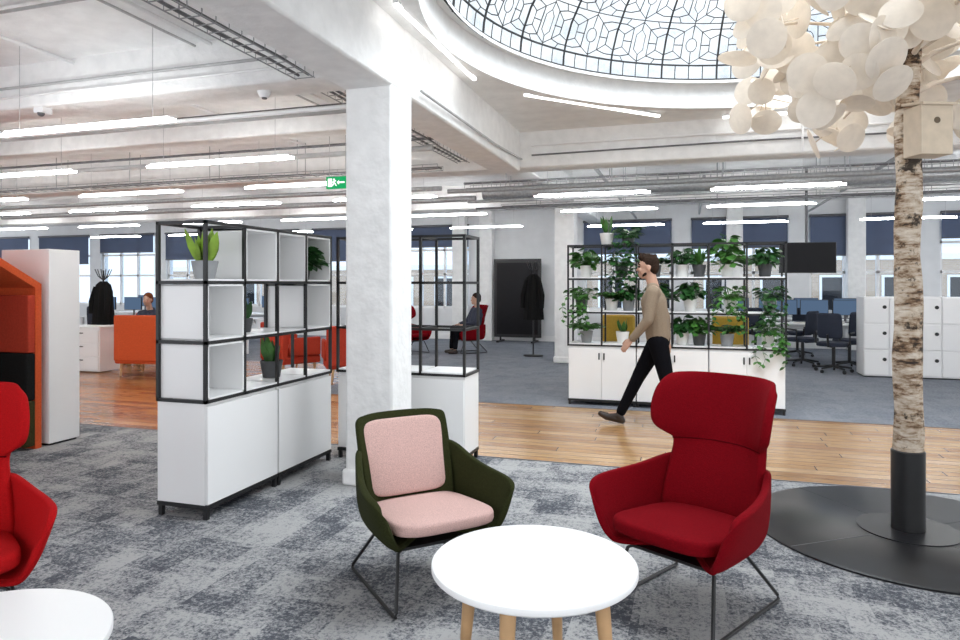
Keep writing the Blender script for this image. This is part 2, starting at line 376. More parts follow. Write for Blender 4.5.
for k in range(NS):
    a0=2*PI*(k+.5)/NS; da=2*PI/NS; W=.0054
    for j in (1,2,3): mb.tube([dome(t,a0-da/2+da*j/4,-.012) for t in (.01,.045,.08)],W,4)
    for ti,(t0,t1) in enumerate(((.08,.26),(.26,.44),(.44,.60),(.60,.76))):
        tm=(t0+t1)/2; h=(t1-t0)/2
        P=lambda u,v: dome(tm+h*v,a0+da*.5*u,-.012)
        mb.tube([P(u,v) for u,v in ((0,-.92),(.34,-.62),(.34,.62),(0,.92),(-.34,.62),(-.34,-.62))],W,4,True)
        if (k+ti)%2: mb.tube([P(u,v) for u,v in ((0,-.58),(.18,-.34),(.18,.34),(0,.58),(-.18,.34),(-.18,-.34))],W*.8,4,True)
        else:
            mb.tube([P(.2*math.cos(q*PI/6),.32*math.sin(q*PI/6)) for q in range(12)],W*.8,4,True)
            for v in (-1,1): mb.tube([P(0,v*.32),P(0,v*.58)],W*.8,4)
        for s in (-1,1):
            mb.tube([P(0,s*.58),P(0,s)],W,4)
            mb.tube([P(s,-.5),P(s*.66,-.3),P(s*.66,.3),P(s,.5)],W,4)
            mb.tube([P(s*.66,0),P(s*.34,0)],W,4)
            for v in (-1,1):
                mb.tube([P(s*.34,v*.62),P(s*.68,v*.74),P(s,v*.74)],W,4); mb.tube([P(s*.66,v*.3),P(s*.34,v*.62)],W*.8,4)
                if (k+ti)%2: mb.tube([P(s*.68,v*.74),P(s*.55,v)],W*.8,4)
mb.build('lead_ornament',M['lead'],sky,smooth=True)
WS,WH,WW=.82,3.05,1.08
wins=[x for x in [-22.3+2.6*k for k in range(13)] if not (-6.6<x<-3.2)]
mb=MB(); mb.b2(XL,XR,YB,YB+.3,0,WS); mb.b2(XL,XR,YB,YB+.3,WH,CZ)
edges=[XL]+[v for x in wins for v in (x-WW,x+WW)]+[XR]
for a,b in zip(edges[::2],edges[1::2]): mb.b2(a,b,YB,YB+.3,WS,WH)
struct(mb.build('wall_back',M['wallw']))
struct(MB().b2(XL,XR,YB-.02,YB,0,.14).build('baseboard_back',M['white']))
for i,x in enumerate(wins):
    mb=MB(); z0,z1=WS,WH
    for xx in (x-WW+.03,x-.34,x+.34,x+WW-.03): mb.b2(xx-.03,xx+.03,YB+.08,YB+.16,z0,z1)
    for zz in (z0+.03,1.75,2.4,z1-.03): mb.b2(x-WW,x+WW,YB+.08,YB+.16,zz-.03,zz+.03)
    wo=struct(mb.build('window_%d'%(i+2),M['white']))
    MB().b2(x-WW,x+WW,YB+.115,YB+.121,z0,z1).build('pane',M['glass'],wo)
    px=proj(x,YB,2)[0]
    if -60<px<1020:
        d=[.7,.9,.55,.8][i%4]
        t=thing('roller_blind','navy roller blind half lowered, %s window from the left'%ORD[i],'blind',(x,YB-.04,0),0,'navy blinds on the back windows')
        MB().b2(-WW+.02,WW-.02,-.003,.003,WH-d,WH).build('fabric',M['blind'],t); MB().cyl((-WW,0,WH-.0),(WW,0,WH),.03).build('roller',M['plast'],t); MB().b2(-WW+.02,WW-.02,-.01,.01,WH-d-.03,WH-d).build('bottom_bar',M['plast'],t)
for bx,hw,zt_,lab in ((5,9,2.35,'brown brick building across the street behind right windows'),(-16,9,2.1,'brown brick building across the street behind left windows')):
    t=thing('building',lab,'building',(bx,27,0),0,'buildings across the street')
    MB().b2(-hw,hw,0,4,-4,zt_).build('wall',M['brick'],t); MB().b2(-hw-.1,hw+.1,-.12,4.1,zt_,zt_+.2).build('cornice',M['plaster'],t)
    for k in range(9):
        x0=-hw+.5+2*k
        f=MB().b2(x0,x0+1,-.06,.02,.2,1.8).build('window',M['white'],t); MB().b2(x0+.08,x0+.92,-.075,-.05,.28,1.72).build('pane',M['screen'],f)

# ------------------------------------------------------------------ ceiling services
def tube_light(x,y,z,L,ang,label,hung,group):
    t=thing('tube_light',label,'light',(x,y,z),ang,group)
    MB().b2(-L/2,L/2,-.018,.018,.0,.016).build('housing',M['white'],t,bevel=.004)
    mb=MB(); mb.prism([(-L/2+.01,-.019,0),(-L/2+.01,-.015,-.018),(-L/2+.01,.015,-.018),(-L/2+.01,.019,0)],(L-.02,0,0)); mb.build('diffuser',M['tube'] if hung else M['tubec'],t)
    if hung:
        MB().b2(-L/2+.06,L/2-.06,-.015,.015,.017,.021).build('added_fill_strip',M['added_fill'],t)  # added emissive strip, hidden on the housing top, fills the ceiling with light
        for s in (-1,1): MB().cyl((s*L*.38,0,.016),(s*L*.38,0,CZ-z),.002,seg=5).build('suspension_wire',M['wire'],t)
    return t
for cx_,cn in ((-4.5,'first'),(-7.2,'second'),(-9.9,'third'),(-12.6,'fourth'),(-15.3,'fifth')):
    for ri,y in enumerate((4.05,5.6,7.2,9.4,12.0,14.8)):
        p=proj(cx_+.8,y,2.7); q=proj(cx_-.8,y,2.7)
        if p[0]<-10 or q[0]>970: continue
        tube_light(cx_,y,2.7 if y<9 else 2.8,1.75,0,'hanging white tube light, %s column left of pillar, %s row back'%(cn,ORD[ri]),True,'hanging tube lights left of the pillar')
for cx_,cn in ((-1.3,'first'),(1.05,'second'),(3.9,'third'),(6.3,'fourth')):
    for ri,y in enumerate((9.25,11.3,14.4)):
        p=proj(cx_-.8,y,2.7)
        if p[0]>970: continue
        tube_light(cx_,y,2.72,1.6,0,'hanging white tube light beyond the skylight, %s column, %s row'%(cn,ORD[ri]),True,'hanging tube lights beyond the skylight')
G='tube lights fixed round the skylight'
tube_light(-1.89,5.0,3.37,1.75,PI/2,'tube light on ceiling beside the beam and skylight rim',False,G)
tube_light(-.95,7.13,3.37,1.8,R(46),'diagonal tube light under the skylight rim, left of centre',False,G)
tube_light(1.17,8.05,3.37,1.65,0,'tube light straight below the skylight rim behind the disc tree',False,G)
def pipe(pts,r,label,m='pipe',cat='pipe',name='ceiling_pipe',group='ceiling pipes'):
    return tag(MB().tube(pts,r,10).build(name,M[m],smooth=True),label,cat,group)
pipe([(-14,4.9,2.93),(-2.65,4.9,2.93)],.020,'white conduit pipe along left ceiling beam','white')
pipe([(-14,5.15,2.98),(-2.65,5.15,2.98)],.03,'wider grey pipe behind the left ceiling beam')
pipe([(-14,5.35,3.08),(-2.65,5.35,3.08)],.018,'thin dark cable run beside the wider grey pipe','cable')
pipe([(-14,6.75,2.95),(-2.65,6.75,2.95)],.03,'grey pipe running by the middle left ceiling beam')
pipe([(-14,6.95,3.1),(-2.65,6.95,3.1)],.016,'thin dark cable run by the middle left ceiling beam','cable')
pipe([(-14,3.2,3.37),(-2.65,3.2,3.37)],.018,'white conduit close to the left ceiling, nearest','white')
pipe([(-14,3.45,3.37),(-2.65,3.45,3.37)],.012,'thin grey conduit close to the left ceiling, nearest')
pipe([(-3.6,2.6,3.37),(-3.6,8.2,3.37)],.016,'thin white conduit running back beside the cable tray','white')
pipe([(-3.75,2.6,3.37),(-3.75,8.2,3.37)],.010,'thin grey conduit running back beside the white one')
pipe([(-5.0,2.6,3.36),(-5.0,8.2,3.36)],.016,'thin white conduit running back across left ceiling','white')
pipe([(-14,4.385,3.2),(-2.65,4.385,3.2)],.012,'thin grey conduit on the face of left ceiling beam')
pipe([(-14,4.387,3.12),(-2.65,4.387,3.12)],.010,'lower thin white conduit on the face of left ceiling beam','white')
pipe([(-14,2.18,3.2),(-2.65,2.18,3.2)],.014,'thin grey conduit on the nearest left ceiling beam')
pipe([(-14,9.0,2.85),(-3.4,9.0,2.85)],.035,'galvanised pipe crossing the left ceiling further back','galv')
pipe([(-14,10.6,2.9),(-3.4,10.6,2.9)],.05,'galvanised duct crossing the left ceiling furthest back','galv')
pipe([(-3.2,8.72,2.76),(9,8.72,2.76)],.03,'thick grey pipe behind the skylight beam','galv')
pipe([(-3.2,9.6,2.72),(9,9.6,2.72)],.025,'lower grey pipe beyond the plant shelf ceiling','galv')
pipe([(-3.2,10.4,2.95),(9,10.4,2.95)],.10,'wide silver duct further back under right ceiling','galv')
pipe([(-3.2,10.0,2.66),(9,10.0,2.66)],.014,'thin black cable line under right ceiling','cable')
pipe([(-3.2,9.42,2.97),(9,9.42,2.97)],.018,'dark cable run just behind the wire tray under right ceiling','cable')
pipe([(-1.2,8.75,3.02),(-1.2,16,3.02)],.025,'grey pipe running toward the back windows','galv')
pipe([(.2,10.5,3.08),(.2,16,3.08)],.025,'second grey pipe running toward the back windows','galv')
pipe([(2.4,8.75,3.02),(2.4,16,3.02)],.025,'third grey pipe running toward the back windows','galv')
pipe([(-2.02,4.9,3.0),(-2.02,7.0,3.0),(-2.02,8.2,3.05)],.012,'thin grey cable clipped to right side of big beam','pipe','cable')
pipe([(-1.9,8.235,3.1),(.6,8.235,3.12),(5,8.235,3.1)],.010,'thin black cable along the beam under the skylight','cable','cable')
pipe([(-1.9,8.23,3.22),(5,8.23,3.22)],.014,'white conduit along the beam under the skylight','white')
pipe([(1.2,8.22,2.96),(1.2,8.22,3.38)],.012,'white conduit dropping down the beam under the skylight','white')
def tray(label,loc,rz,L,wd=.22,step=.2,ncab=3,hh=.025):
    t=thing('cable_tray',label,'cable tray',loc,rz,'ceiling cable trays')
    for s in (-1,1):
        for z in (-hh,hh): MB().cyl((0,s*wd/2,z),(L,s*wd/2,z),.005,seg=6).build('side_wire',M['galv'],t)
    r0=MB().tube([(0,-wd/2,hh),(0,-wd/2,-hh),(0,wd/2,-hh),(0,wd/2,hh)],.004,5).build('rung',M['galv'],t)
    k=step
    while k<L: inst(r0,t,(k,0,0)); k+=step
    rg=random.Random(5)
    for j in range(ncab): MB().tube([(x*L/12,-wd*.3+j*wd*.6/max(1,ncab-1)+rg.uniform(-.015,.015),-hh+.015+rg.uniform(0,.012)) for x in range(13)],.010,6).build('cable',M['cable'],t,smooth=True)
    k=.6
    while k<L:
        for s in (-1,1): MB().cyl((k,s*wd/2,0),(k,s*wd/2,CZ-loc[2]),.005,seg=5).build('hanger_rod',M['galv'],t)
        k+=1.4
tray('wire cable tray running beside the big white beam',(-2.76,2.6,3.05),PI/2,5.5,.16,.12,2)
tray('wire cable basket with hangers crossing behind skylight above plant shelf',(-3.0,8.98,2.84),0,12,.26,.13,3,.05)
tray('wire cable tray crossing further back under right ceiling',(-3.0,10.9,2.78),0,12,.3,.22,5)
tray('wire cable tray crossing the left ceiling beyond the shelf',(-14,7.9,2.95),0,11,.2)
t=thing('smoke_detector','round white smoke detector under the left ceiling','detector',(-3.25,4.6,3.02))
MB().lathe([(0,-.05),(.035,-.05),(.05,-.02),(.055,0)],20).build('body',M['white'],t,smooth=True); MB().lathe([(0,-.062),(.02,-.06),(.022,-.05)],14).build('sensor',M['plast'],t,smooth=True)
t=thing('security_camera','small white sensor on the ceiling beam at far left','detector',(-5.4,4.45,3.02))
MB().b2(-.05,.05,-.05,.05,-.05,0).build('bracket',M['white'],t,bevel=.005); MB().sph((0,-.02,-.05),.03).build('dome',M['plast'],t,smooth=True)
t=thing('exit_sign','green emergency exit sign with running figure beside white pillar','sign',(-3.72,6.6,2.60))
MB().b2(-.13,.13,-.02,.02,-.065,.065).build('casing',M['green'],t)
y=-.024
MB().b2(-.105,-.055,y-.001,y+.001,-.045,.045).build('door_symbol',M['exitw'],t)
mb=MB(); mb.b2(.03,.10,y-.001,y+.001,-.008,.008); mb.prism([(.032,y,-.025),(.032,y,.025),(.005,y,0)],(0,-.002,0)); mb.build('arrow_symbol',M['exitw'],t)
mb=MB(); mb.cyl((-.03,y+.001,.035),(-.03,y-.002,.035),.010); mb.box((-.028,y,.008),(.016,.002,.045),0,0,.25); mb.box((-.04,y,-.02),(.011,.002,.04),0,0,.6); mb.box((-.012,y,-.02),(.011,.002,.04),0,0,-.6); mb.box((-.028,y,.012),(.05,.002,.009),0,0,-.3)
mb.build('running_figure',M['exitw'],t)
for s in (-.1,.1): MB().cyl((s,0,.065),(s,0,.52),.003,seg=5).build('suspension_wire',M['wire'],t)

# ------------------------------------------------------------------ furniture: shelving
def cabinet(label,loc,rz,L,dep,z0,z1,doors,group,handles=False):
    t=thing('storage_cabinet',label,'cabinet',loc,rz,group)
    MB().b2(.004,L-.004,.02,dep,z0,z1).build('body',M['white'],t,bevel=.003)
    for k in range(doors):
        a=.006+k*(L-.012)/doors; b=.006+(k+1)*(L-.012)/doors
        d=MB().b2(a+.002,b-.002,0,.019,z0+.004,z1-.022).build('door',M['white'],t,bevel=.002)
        if handles:
            hx=b-.03 if k%2==0 else a+.03
            MB().b2(hx-.008,hx+.008,-.012,.0,z1-.16,z1-.08).build('handle',M['black'],d)
    MB().b2(0,L,.0,dep,z0-.025,z0-.001).build('base_rail',M['black'],t)
    for x in (.02,L-.02):
        for y in (.02,dep-.02): MB().b2(x-.014,x+.014,y-.014,y+.014,0,z0-.025).build('leg',M['black'],t)
    return t
def shelving(label,loc,rz,n,cw,dep,rows,rh,inserts,boards,group):
    t=thing('grid_shelf',label,'shelf',loc,rz,group); L=n*cw; s=.0105; Ht=rows*rh
    for i in range(n+1):
        for y in (s,dep-s): MB().b2(i*cw-s,i*cw+s,y-s,y+s,0,Ht+s).build('post',M['black'],t)
    for j in range(rows+1):
        for y in (s,dep-s): MB().b2(-s,L+s,y-s,y+s,max(0,j*rh-s),j*rh+s if j else 2*s).build('rail',M['black'],t)
        for i in range(n+1): MB().b2(i*cw-s,i*cw+s,0,dep,max(0,j*rh-s),j*rh+s if j else 2*s).build('cross_rail',M['black'],t)
    for (i,j) in inserts:
        x0,x1,z0,z1=i*cw+s+.001,(i+1)*cw-s-.001,j*rh+s+.001,(j+1)*rh-s-.001; p=.012
        if j==0: z0=2*s+.001
        mb=MB(); mb.b2(x0,x1,0.004,dep-.004,z0,z0+p); mb.b2(x0,x1,.004,dep-.004,z1-p,z1); mb.b2(x0,x0+p,.004,dep-.004,z0,z1); mb.b2(x1-p,x1,.004,dep-.004,z0,z1); mb.b2(x0,x1,dep-.02,dep-.004,z0,z1)
        mb.build('box_insert',M['white'],t)
    for (i,j) in boards:
        MB().b2(i*cw+s,(i+1)*cw-s,.004,dep-.004,j*rh+s if j else 2*s,(j*rh+s if j else 2*s)+.012).build('shelf',M['white'],t)
    return t
AX,AY=-2.878,3.482; CW=.38; DP=.385; ZB=.73
cabinet('long white cabinet under black grid shelf, nearest end',(AX,AY,0),PI/2,.76,DP,.09,ZB,1,'white cabinets under the corner shelf')
cabinet('white cabinet under black grid shelf, beside white pillar',(AX,AY+.765,0),PI/2,.76,DP,.09,ZB,1,'white cabinets under the corner shelf')
shelving('black metal grid shelf with white box inserts running to pillar',(AX,AY,ZB),PI/2,4,CW,DP,3,.38,[(0,0),(0,1),(1,2),(2,2),(3,1),(3,2)],[(0,2),(1,0),(2,0),(3,0),(1,1),(2,1)],'black grid shelves')
BX,BY=-2.87,5.09
cabinet('white cabinet behind the pillar under corner shelf',(BX,BY,0),0,.57,DP,.09,ZB,1,'white cabinets under the corner shelf')
cabinet('white cabinet just right of pillar under corner shelf',(BX+.575,BY,0),0,.57,DP,.09,ZB,1,'white cabinets under the corner shelf')
shelving('short black metal grid shelf right behind the pillar',(BX,BY,ZB),0,3,CW,DP,3,.38,[],[(0,0),(1,0),(2,0)],'black grid shelves')
RX,RY=-1.435,8.21; RW=.411; RH=.41
for k,wd in enumerate(('left','middle','right')):
    cabinet('white two door cabinet under plant shelf, %s of three'%wd,(RX+k*.822,RY,0),0,.82,DP,.07,.72,2,'white cabinets under the plant shelf',True)
shelving('wide black grid shelf full of potted plants',(RX,RY,.72),0,6,RW,DP,3,RH,[],[(i,j) for i in range(6) for j in range(3)],'black grid shelves')

# ------------------------------------------------------------------ plants
def plant(label,loc,kind,potm,lm,h,r,seed,pr=.080,ph=.145,group='potted plants on the grid shelves',name='potted_plant',bw=.055):
    rg=random.Random(seed); t=thing(name,label,'plant',loc,0,group)
    MB().lathe([(0,0),(pr*.72,0),(pr*.76,.006),(pr,ph-.01),(pr,ph),(pr*.92,ph),(pr*.88,ph-.025),(0,ph-.025)],24).build('pot',M[potm],t,smooth=True)
    MB().lathe([(0,ph-.014),(pr*.5,ph-.012),(pr*.9,ph-.022)],16).build('soil',M['soil'],t,smooth=True)
    mb=MB(); ls=rg.uniform(.85,1.2)
    if kind=='snake':
        for k in range(15):
            a=rg.uniform(0,6.28); q=rg.uniform(0,pr*.5); lean=rg.uniform(.05,.42)
            mb.leaf((q*math.cos(a),q*math.sin(a),ph-.02),(lean*math.cos(a),lean*math.sin(a),1),h*rg.uniform(.6,1.05),bw,.05,rg.uniform(-1,1))
    elif kind=='bush':
        for k in range(int(110*max(.75,r/.18)/ls)):
            a=rg.uniform(0,6.28); el=rg.uniform(-.2,1.45); q=r*rg.uniform(.35,1.0)
            p=Vector((q*math.cos(el)*math.cos(a),q*math.cos(el)*math.sin(a)*.75,ph+.03+h*rg.uniform(.35,1.0)*math.sin(el)))
            base=Vector((.02*math.cos(a),.02*math.sin(a),ph-.02))
            mb.tube([base,(base+p)/2+Vector((0,0,.02)),p],.0025,4)
            mb.leaf(p,(math.cos(a),math.sin(a),rg.uniform(-.2,.5)),rg.uniform(.08,.125)*ls,rg.uniform(.055,.08)*ls,rg.uniform(.4,1.2),rg.uniform(-.7,.7))
    elif kind=='fern':
        for k in range(34):
            a=rg.uniform(0,6.28); L=h*rg.uniform(.8,1.3); p=Vector((0,0,ph-.02)); d=Vector((.45*math.cos(a),.4*math.sin(a),1)).normalized(); pts=[p.copy()]
            for s in range(7): p=p+d*L/7; d=(d+Vector((.12*math.cos(a),.10*math.sin(a),-.26))).normalized(); pts.append(p.copy())
            mb.tube(pts,.0025,4)
            for j,p in enumerate(pts[2:]):
                for s in (-1,1): mb.leaf(p,(math.cos(a+s*1.1),math.sin(a+s*1.1),.1),.085*(1-.09*j),.036,.5,rg.uniform(-.4,.4))
    elif kind=='trail':
        for k in range(50):
            a=rg.uniform(0,6.28); q=r*rg.uniform(.2,.85); p=Vector((q*math.cos(a),q*math.sin(a)*.8,ph+h*rg.uniform(.1,.9)))
            mb.tube([(0,0,ph-.02),p],.0025,4); mb.leaf(p,(math.cos(a),math.sin(a),.2),.095,.068,.8,rg.uniform(-.6,.6))
        for k in range(8):
            a=rg.uniform(PI+.75,2*PI-.75); L=rg.uniform(.12,.42); ex=.19/abs(math.sin(a))
            pts=[(0,0,ph),(pr*1.2*math.cos(a),pr*1.2*math.sin(a),ph+.03),(ex*.8*math.cos(a),ex*.8*math.sin(a),ph+.02)]
            for s in range(1,6): pts.append((ex*math.cos(a)+.015*math.sin(s*2+k),ex*math.sin(a),ph-L*s/5))
            mb.tube(pts,.0025,4)
            for p in pts[1:]:
                for z in (0,1): b=rg.uniform(0,6.28); mb.leaf(p,(math.cos(b),math.sin(b),-.1),.068,.048,.9,rg.uniform(-.5,.5))
    mb.build('foliage',M[lm],t,smooth=True,ang=180,recalc=False)
    return t
CELL=['leftmost','second','third','fourth','fifth','rightmost']
ROW=['bottom row','middle row','top row']
pl=[(0,2,'bush','potw','leaf',.19,.18,0),(1,2,'trail','potk','leafd',.15,.17,.02),(2,2,'fern','potk','leafd',.23,.18,0),(3,2,'bush','potw','leafd',.17,.16,-.09),(3,2,'snake','potk','leaf',.24,.1,.10),(4,2,'bush','potw','leaf',.33,.21,0),(5,2,'bush','potk','leafd',.18,.19,.0),
    (0,1,'trail','potk','leaf',.16,.20,-.06),(1,1,'fern','potw','leaf',.20,.15,-.10),(1,1,'bush','potg','leafd',.16,.14,.10),(2,1,'bush','potk','leafd',.16,.16,.05),(3,1,'bush','potw','leafd',.18,.19,0),(4,1,'trail','potw','leaf',.17,.18,.04),(5,1,'trail','potg','leafd',.17,.19,.05),
    (0,0,'fern','potg','leaf',.23,.2,0),(1,0,'snake','potw','leaf',.19,.1,.03),(3,0,'bush','potw','leafd',.17,.14,-.09),(3,0,'bush','potk','leaf',.16,.13,.10),(4,0,'fern','potg','leafd',.21,.18,.0),(5,0,'trail','potw','leaf',.17,.18,.04)]
KN={'bush':'leafy green plant','trail':'trailing green plant','snake':'upright bladed plant','fern':'arching fern'}
PN={'potw':'white pot','potk':'charcoal pot','potg':'grey pot'}
for k,(c,r_,kind,pm,lm,h,rr,dx) in enumerate(pl):
    zb=.72+(r_*RH+.0235 if r_ else .034)
    plant('%s in %s, %s cell of plant shelf %s'%(KN[kind],PN[pm],CELL[c],ROW[r_]),(RX+RW*(c+.5)+dx,RY+.15,zb),kind,pm,lm,h,rr,k+10)
zt=.72+3*RH+.0115
plant('upright plant in white pot standing on top of plant shelf',(RX+RW*1.12,RY+.10,zt),'snake','potw','leaf',.24,.1,71,.085,.14)
plant('trailing plant in charcoal pot on top of plant shelf',(RX+RW*1.75,RY+.11,zt),'trail','potk','leafd',.14,.19,72,.08,.08)
def shA(c,r_,dx=0): return (AX-.19,AY+CW*(c+.5)+dx,ZB+(r_*.38+.0235 if r_ else .034))
plant('lime green upright plant in grey pot, near top shelf cell',shA(0,2,.02),'snake','potg','leafy',.24,.1,88,.085,.12,bw=.07)
plant('upright plant in charcoal pot, bottom cell of corner shelf',shA(2,0),'snake','potk','leaf',.22,.15,82,.085,.13)
plant('small dark plant in charcoal pot, middle row of corner shelf',shA(1,1,.05),'snake','potk','leafd',.16,.1,83,.06,.1)
plant('dark leafy plant in top cell of corner shelf beside pillar',(AX-.15,AY+CW*3.5,ZB+.76+.0245),'bush','potk','leafd',.13,.14,84,.06,.1)

# ------------------------------------------------------------------ lounge chairs
def lounge_chair(label,loc,rz,high,sm,cm,group):
    t=thing('wing_chair' if high else 'lounge_chair',label,'armchair',loc,rz,group)
    U=[-1,-.93,-.8,-.6,-.3,0,.3,.6,.8,.93,1]
    if high: zs=[(.34,.255,.08),(.46,.255,.09),(.56,.244,.088),(.63,.236,.085),(.68,.233,.088),(.708,.237,.10),(.73,.258,.155),(.755,.283,.205),(.80,.298,.24),(.88,.303,.25),(.95,.301,.23),(.99,.295,.20),(1.013,.283,.165),(1.02,.265,.13)]
    else: zs=[(.34,.24,.05),(.46,.252,.055),(.58,.257,.055),(.70,.258,.05),(.765,.258,.045),(.788,.25,.04),(.797,.235,.035)]
    yc=lambda z:(.19 if high else .17)+(.30 if high else .34)*(z-.34)
    mb=MB(); mb.grid([[(w_*u,yc(z)-g_*abs(u)**2.2,z-(.02*abs(u)**6 if i>len(zs)-3 else 0)) for u in U] for i,(z,w_,g_) in enumerate(zs)])
    o=mb.build('backrest',M[sm],t,smooth=True,ang=180)
    s=o.modifiers.new('s','SOLIDIFY'); s.thickness=.045 if high else .032; s.offset=0; o.modifiers.new('ss','SUBSURF').levels=2; o.modifiers['ss'].render_levels=2
    if high:
        zz=.700; pts=[(.225*u,yc(zz)-.095*abs(u)**2.2-.0235,zz) for u in [k/10 for k in range(-10,11)]]
        MB().tube(pts,.004,6).build('seam',M['redseam'],t,smooth=True)
        half=[(.258,-.285,.36,1.12),(.264,-.322,.44,1.2),(.272,-.335,.51,1.26),(.282,-.31,.55,1.29),(.29,-.235,.565,1.29),(.292,-.10,.57,1.21),(.285,.05,.58,1.10),(.265,.16,.61,1.02),(.24,.245,.62,1.0),(.13,.30,.60,1.0)]; end=(0,.315,.59,1.0); th=.034
    else: half=[(.258,-.285,.37,1.12),(.264,-.312,.44,1.18),(.272,-.322,.495,1.23),(.282,-.295,.522,1.25),(.288,-.21,.532,1.25),(.29,-.08,.54,1.17),(.288,.05,.565,1.07),(.276,.15,.62,1.01),(.25,.25,.64,1.0),(.14,.295,.62,1.0)]; end=(0,.305,.61,1.0); th=.034
    pts=half+[end]+[(-x,y,z,f) for x,y,z,f in half[::-1]]
    rows=[]
    for sc_,zf,ff in ((.02,0,0),(.5,0,0),(.84,.02,0),(.96,.10,0),(1.0,.45,.45),(1.0,.95,.95),(1.0,1,1)):
        rows.append([(x*sc_*(1+(fl-1)*ff),(y+.05)*sc_-.05,.285+(z-.285)*zf) for x,y,z,fl in pts])
    mb=MB(); mb.grid(rows); o=mb.build('seat_shell',M[sm],t,smooth=True,ang=180)
    s=o.modifiers.new('s','SOLIDIFY'); s.thickness=th; s.offset=0; o.modifiers.new('ss','SUBSURF').levels=2; o.modifiers['ss'].render_levels=2
    mb=MB(); mb.pillow((0,-.085,.335),.255,.285,.068 if high else .06,4,Matrix.Rotation(R(-4),4,'X'),48,.010,-.07); mb.build('seat_cushion',M[cm],t,smooth=True,ang=60)
    if not high:
        mt=Matrix.Rotation(R(90-18.5),4,'X')
        mb=MB(); mb.pillow((0,yc(.585)-.026,.575),.226,.197,.03,6,mt,48,.004,.02); mb.build('back_cushion',M[cm],t,smooth=True,ang=60)
    for s in (-1,1):
        pts=[(s*.17,-.2,.268),(s*.215,-.22,.25),(s*.262,-.315,.03),(s*.265,-.318,.012),(s*.268,-.30,.009),(s*.268,.27,.009),(s*.265,.288,.013),(s*.262,.285,.03),(s*.215,.08,.25),(s*.17,.06,.268)]
        MB().tube(pts,.0085,8).build('leg_frame',M['black'],t,smooth=True)
    MB().b2(-.19,.19,-.22,.1,.255,.268).build('mounting_plate',M['black'],t)
    return t
lounge_chair('dark green lounge chair with pink seat and back cushions',(-1.28,3.113,0),R(46),False,'olive','pink','lounge seating by the round tables')
wc=lounge_chair('crimson high back wing chair right of white round table',(.02,3.285,0),R(-30),True,'red','red','lounge seating by the round tables')
lounge_chair('scarlet wing chair cut off at left edge of photo',(-2.93,1.96,0),R(55),True,'red2','red2','lounge seating by the round tables')
def far_chair(label,loc,rz): return dup(wc,loc,rz,label,'red chairs in the far meeting corner')
far_chair('small red chair far behind shelf, left one in meeting corner',(-5.75,13.3,0),R(70))
far_chair('small red chair far behind shelf holding the seated person',(-4.55,13.8,0),R(-50))
def coffee_table(label,loc,rz):
    t=thing('coffee_table',label,'table',loc,rz,'white round coffee tables')
    MB().lathe([(0,.425),(.374,.425),(.38,.431),(.38,.446),(.377,.45),(0,.45)],96).build('table_top',M['white'],t,smooth=True)
    MB().lathe([(0,.405),(.2,.405),(.2,.425)],40).build('under_plate',M['oak'],t,smooth=True)
    for k in range(4):
        a=PI/4+k*PI/2; c,s=math.cos(a),math.sin(a)
        MB().cyl((.29*c,.29*s,0),(.25*c,.25*s,.425),.019,.03,20).build('leg',M['oak'],t,smooth=True)
    return t
coffee_table('round white coffee table with oak legs between two chairs',(-.554,2.436,0),R(38))
coffee_table('round white table top cut off at lower left corner',(-1.965,1.365,0),R(10))

# ------------------------------------------------------------------ disc tree
TX,TY=1.242,4.581; rg=random.Random(11)
t=thing('disc_tree','birch trunk tree with crown of cream wooden discs on black base','tree',(TX,TY,0))
MB().lathe([(0,0),(.86,0),(.865,.004),(.865,.012),(.86,.016),(.0,.016)],80).build('base_plate',M['blackm'],t,smooth=True)
for k in range(4):
    a=R(35)+k*PI/2; MB().box((.56*math.cos(a),.56*math.sin(a),.0165),(.6,.004,.002),a).build('plate_seam',M['plast'],t)
MB().lathe([(.095,.016),(.27,.016),(.27,.022),(.095,.022)],48).build('collar_plate',M['blackm'],t,smooth=True)
MB().lathe([(.0,.02),(.088,.02),(.090,.485),(.085,.49),(.0,.49)],40).build('sleeve',M['black'],t,smooth=True)
pts=[(.006*math.sin(k*1.3),.006*math.cos(k*.9),.45+k*.15) for k in range(21)]
MB().tube(pts,[.080-.0011*k+.003*math.sin(k*2.1)+.002*math.sin(k*5.3) for k in range(21)],24).build('trunk',M['birch'],t,smooth=True)
cents=[]; tries=0
while len(cents)<30 and tries<40000:
    tries+=1
    a=rg.uniform(0,2*PI); q=math.sqrt(rg.uniform(.06,1))*.98; z=2.54+rg.random()**1.2*.8
    lim=.98*math.sqrt(max(0,1-((3.0-z)/.54)**2)) if z<3.0 else .98
    if q>lim or q<.22: continue
    p=Vector((q*math.cos(a),q*math.sin(a),z))
    if -.05<p.x<.38 and p.y<.2 and z<2.80: continue
    if any((p-d).length<.29 for d in cents): continue
    cents.append(p)
for p in cents:
    b=Vector((0,0,max(2.6,p.z-.15*p.xy.length))); m1=b.lerp(p,.5)+Vector((0,0,.10))
    MB().tube([b,b.lerp(m1,.5)+Vector((0,0,.02)),m1,m1.lerp(p,.5)+Vector((0,0,.02)),p],[.018,.015,.012,.009,.006],8).build('branch',M['twig'],t,smooth=True)
discs=[]
for c in cents:
    made=[]; tr=0
    while len(made)<11 and tr<500:
        tr+=1
        d=Vector((rg.gauss(0,1),rg.gauss(0,1),rg.gauss(0,.8))).normalized()*rg.uniform(.07,.24); p=c+d
        if p.xy.length<.13 or (p.z<2.42): continue
        if any((p-o_).length<.10 for o_ in made): continue
        made.append(p); discs.append((p,c))
def prominence(pc):
    p=pc[0]; q=proj(p.x+TX,p.y+TY,p.z); return q[2]+(10 if (q[1]<-30 or q[0]>990) else 0)
discs.sort(key=prominence)
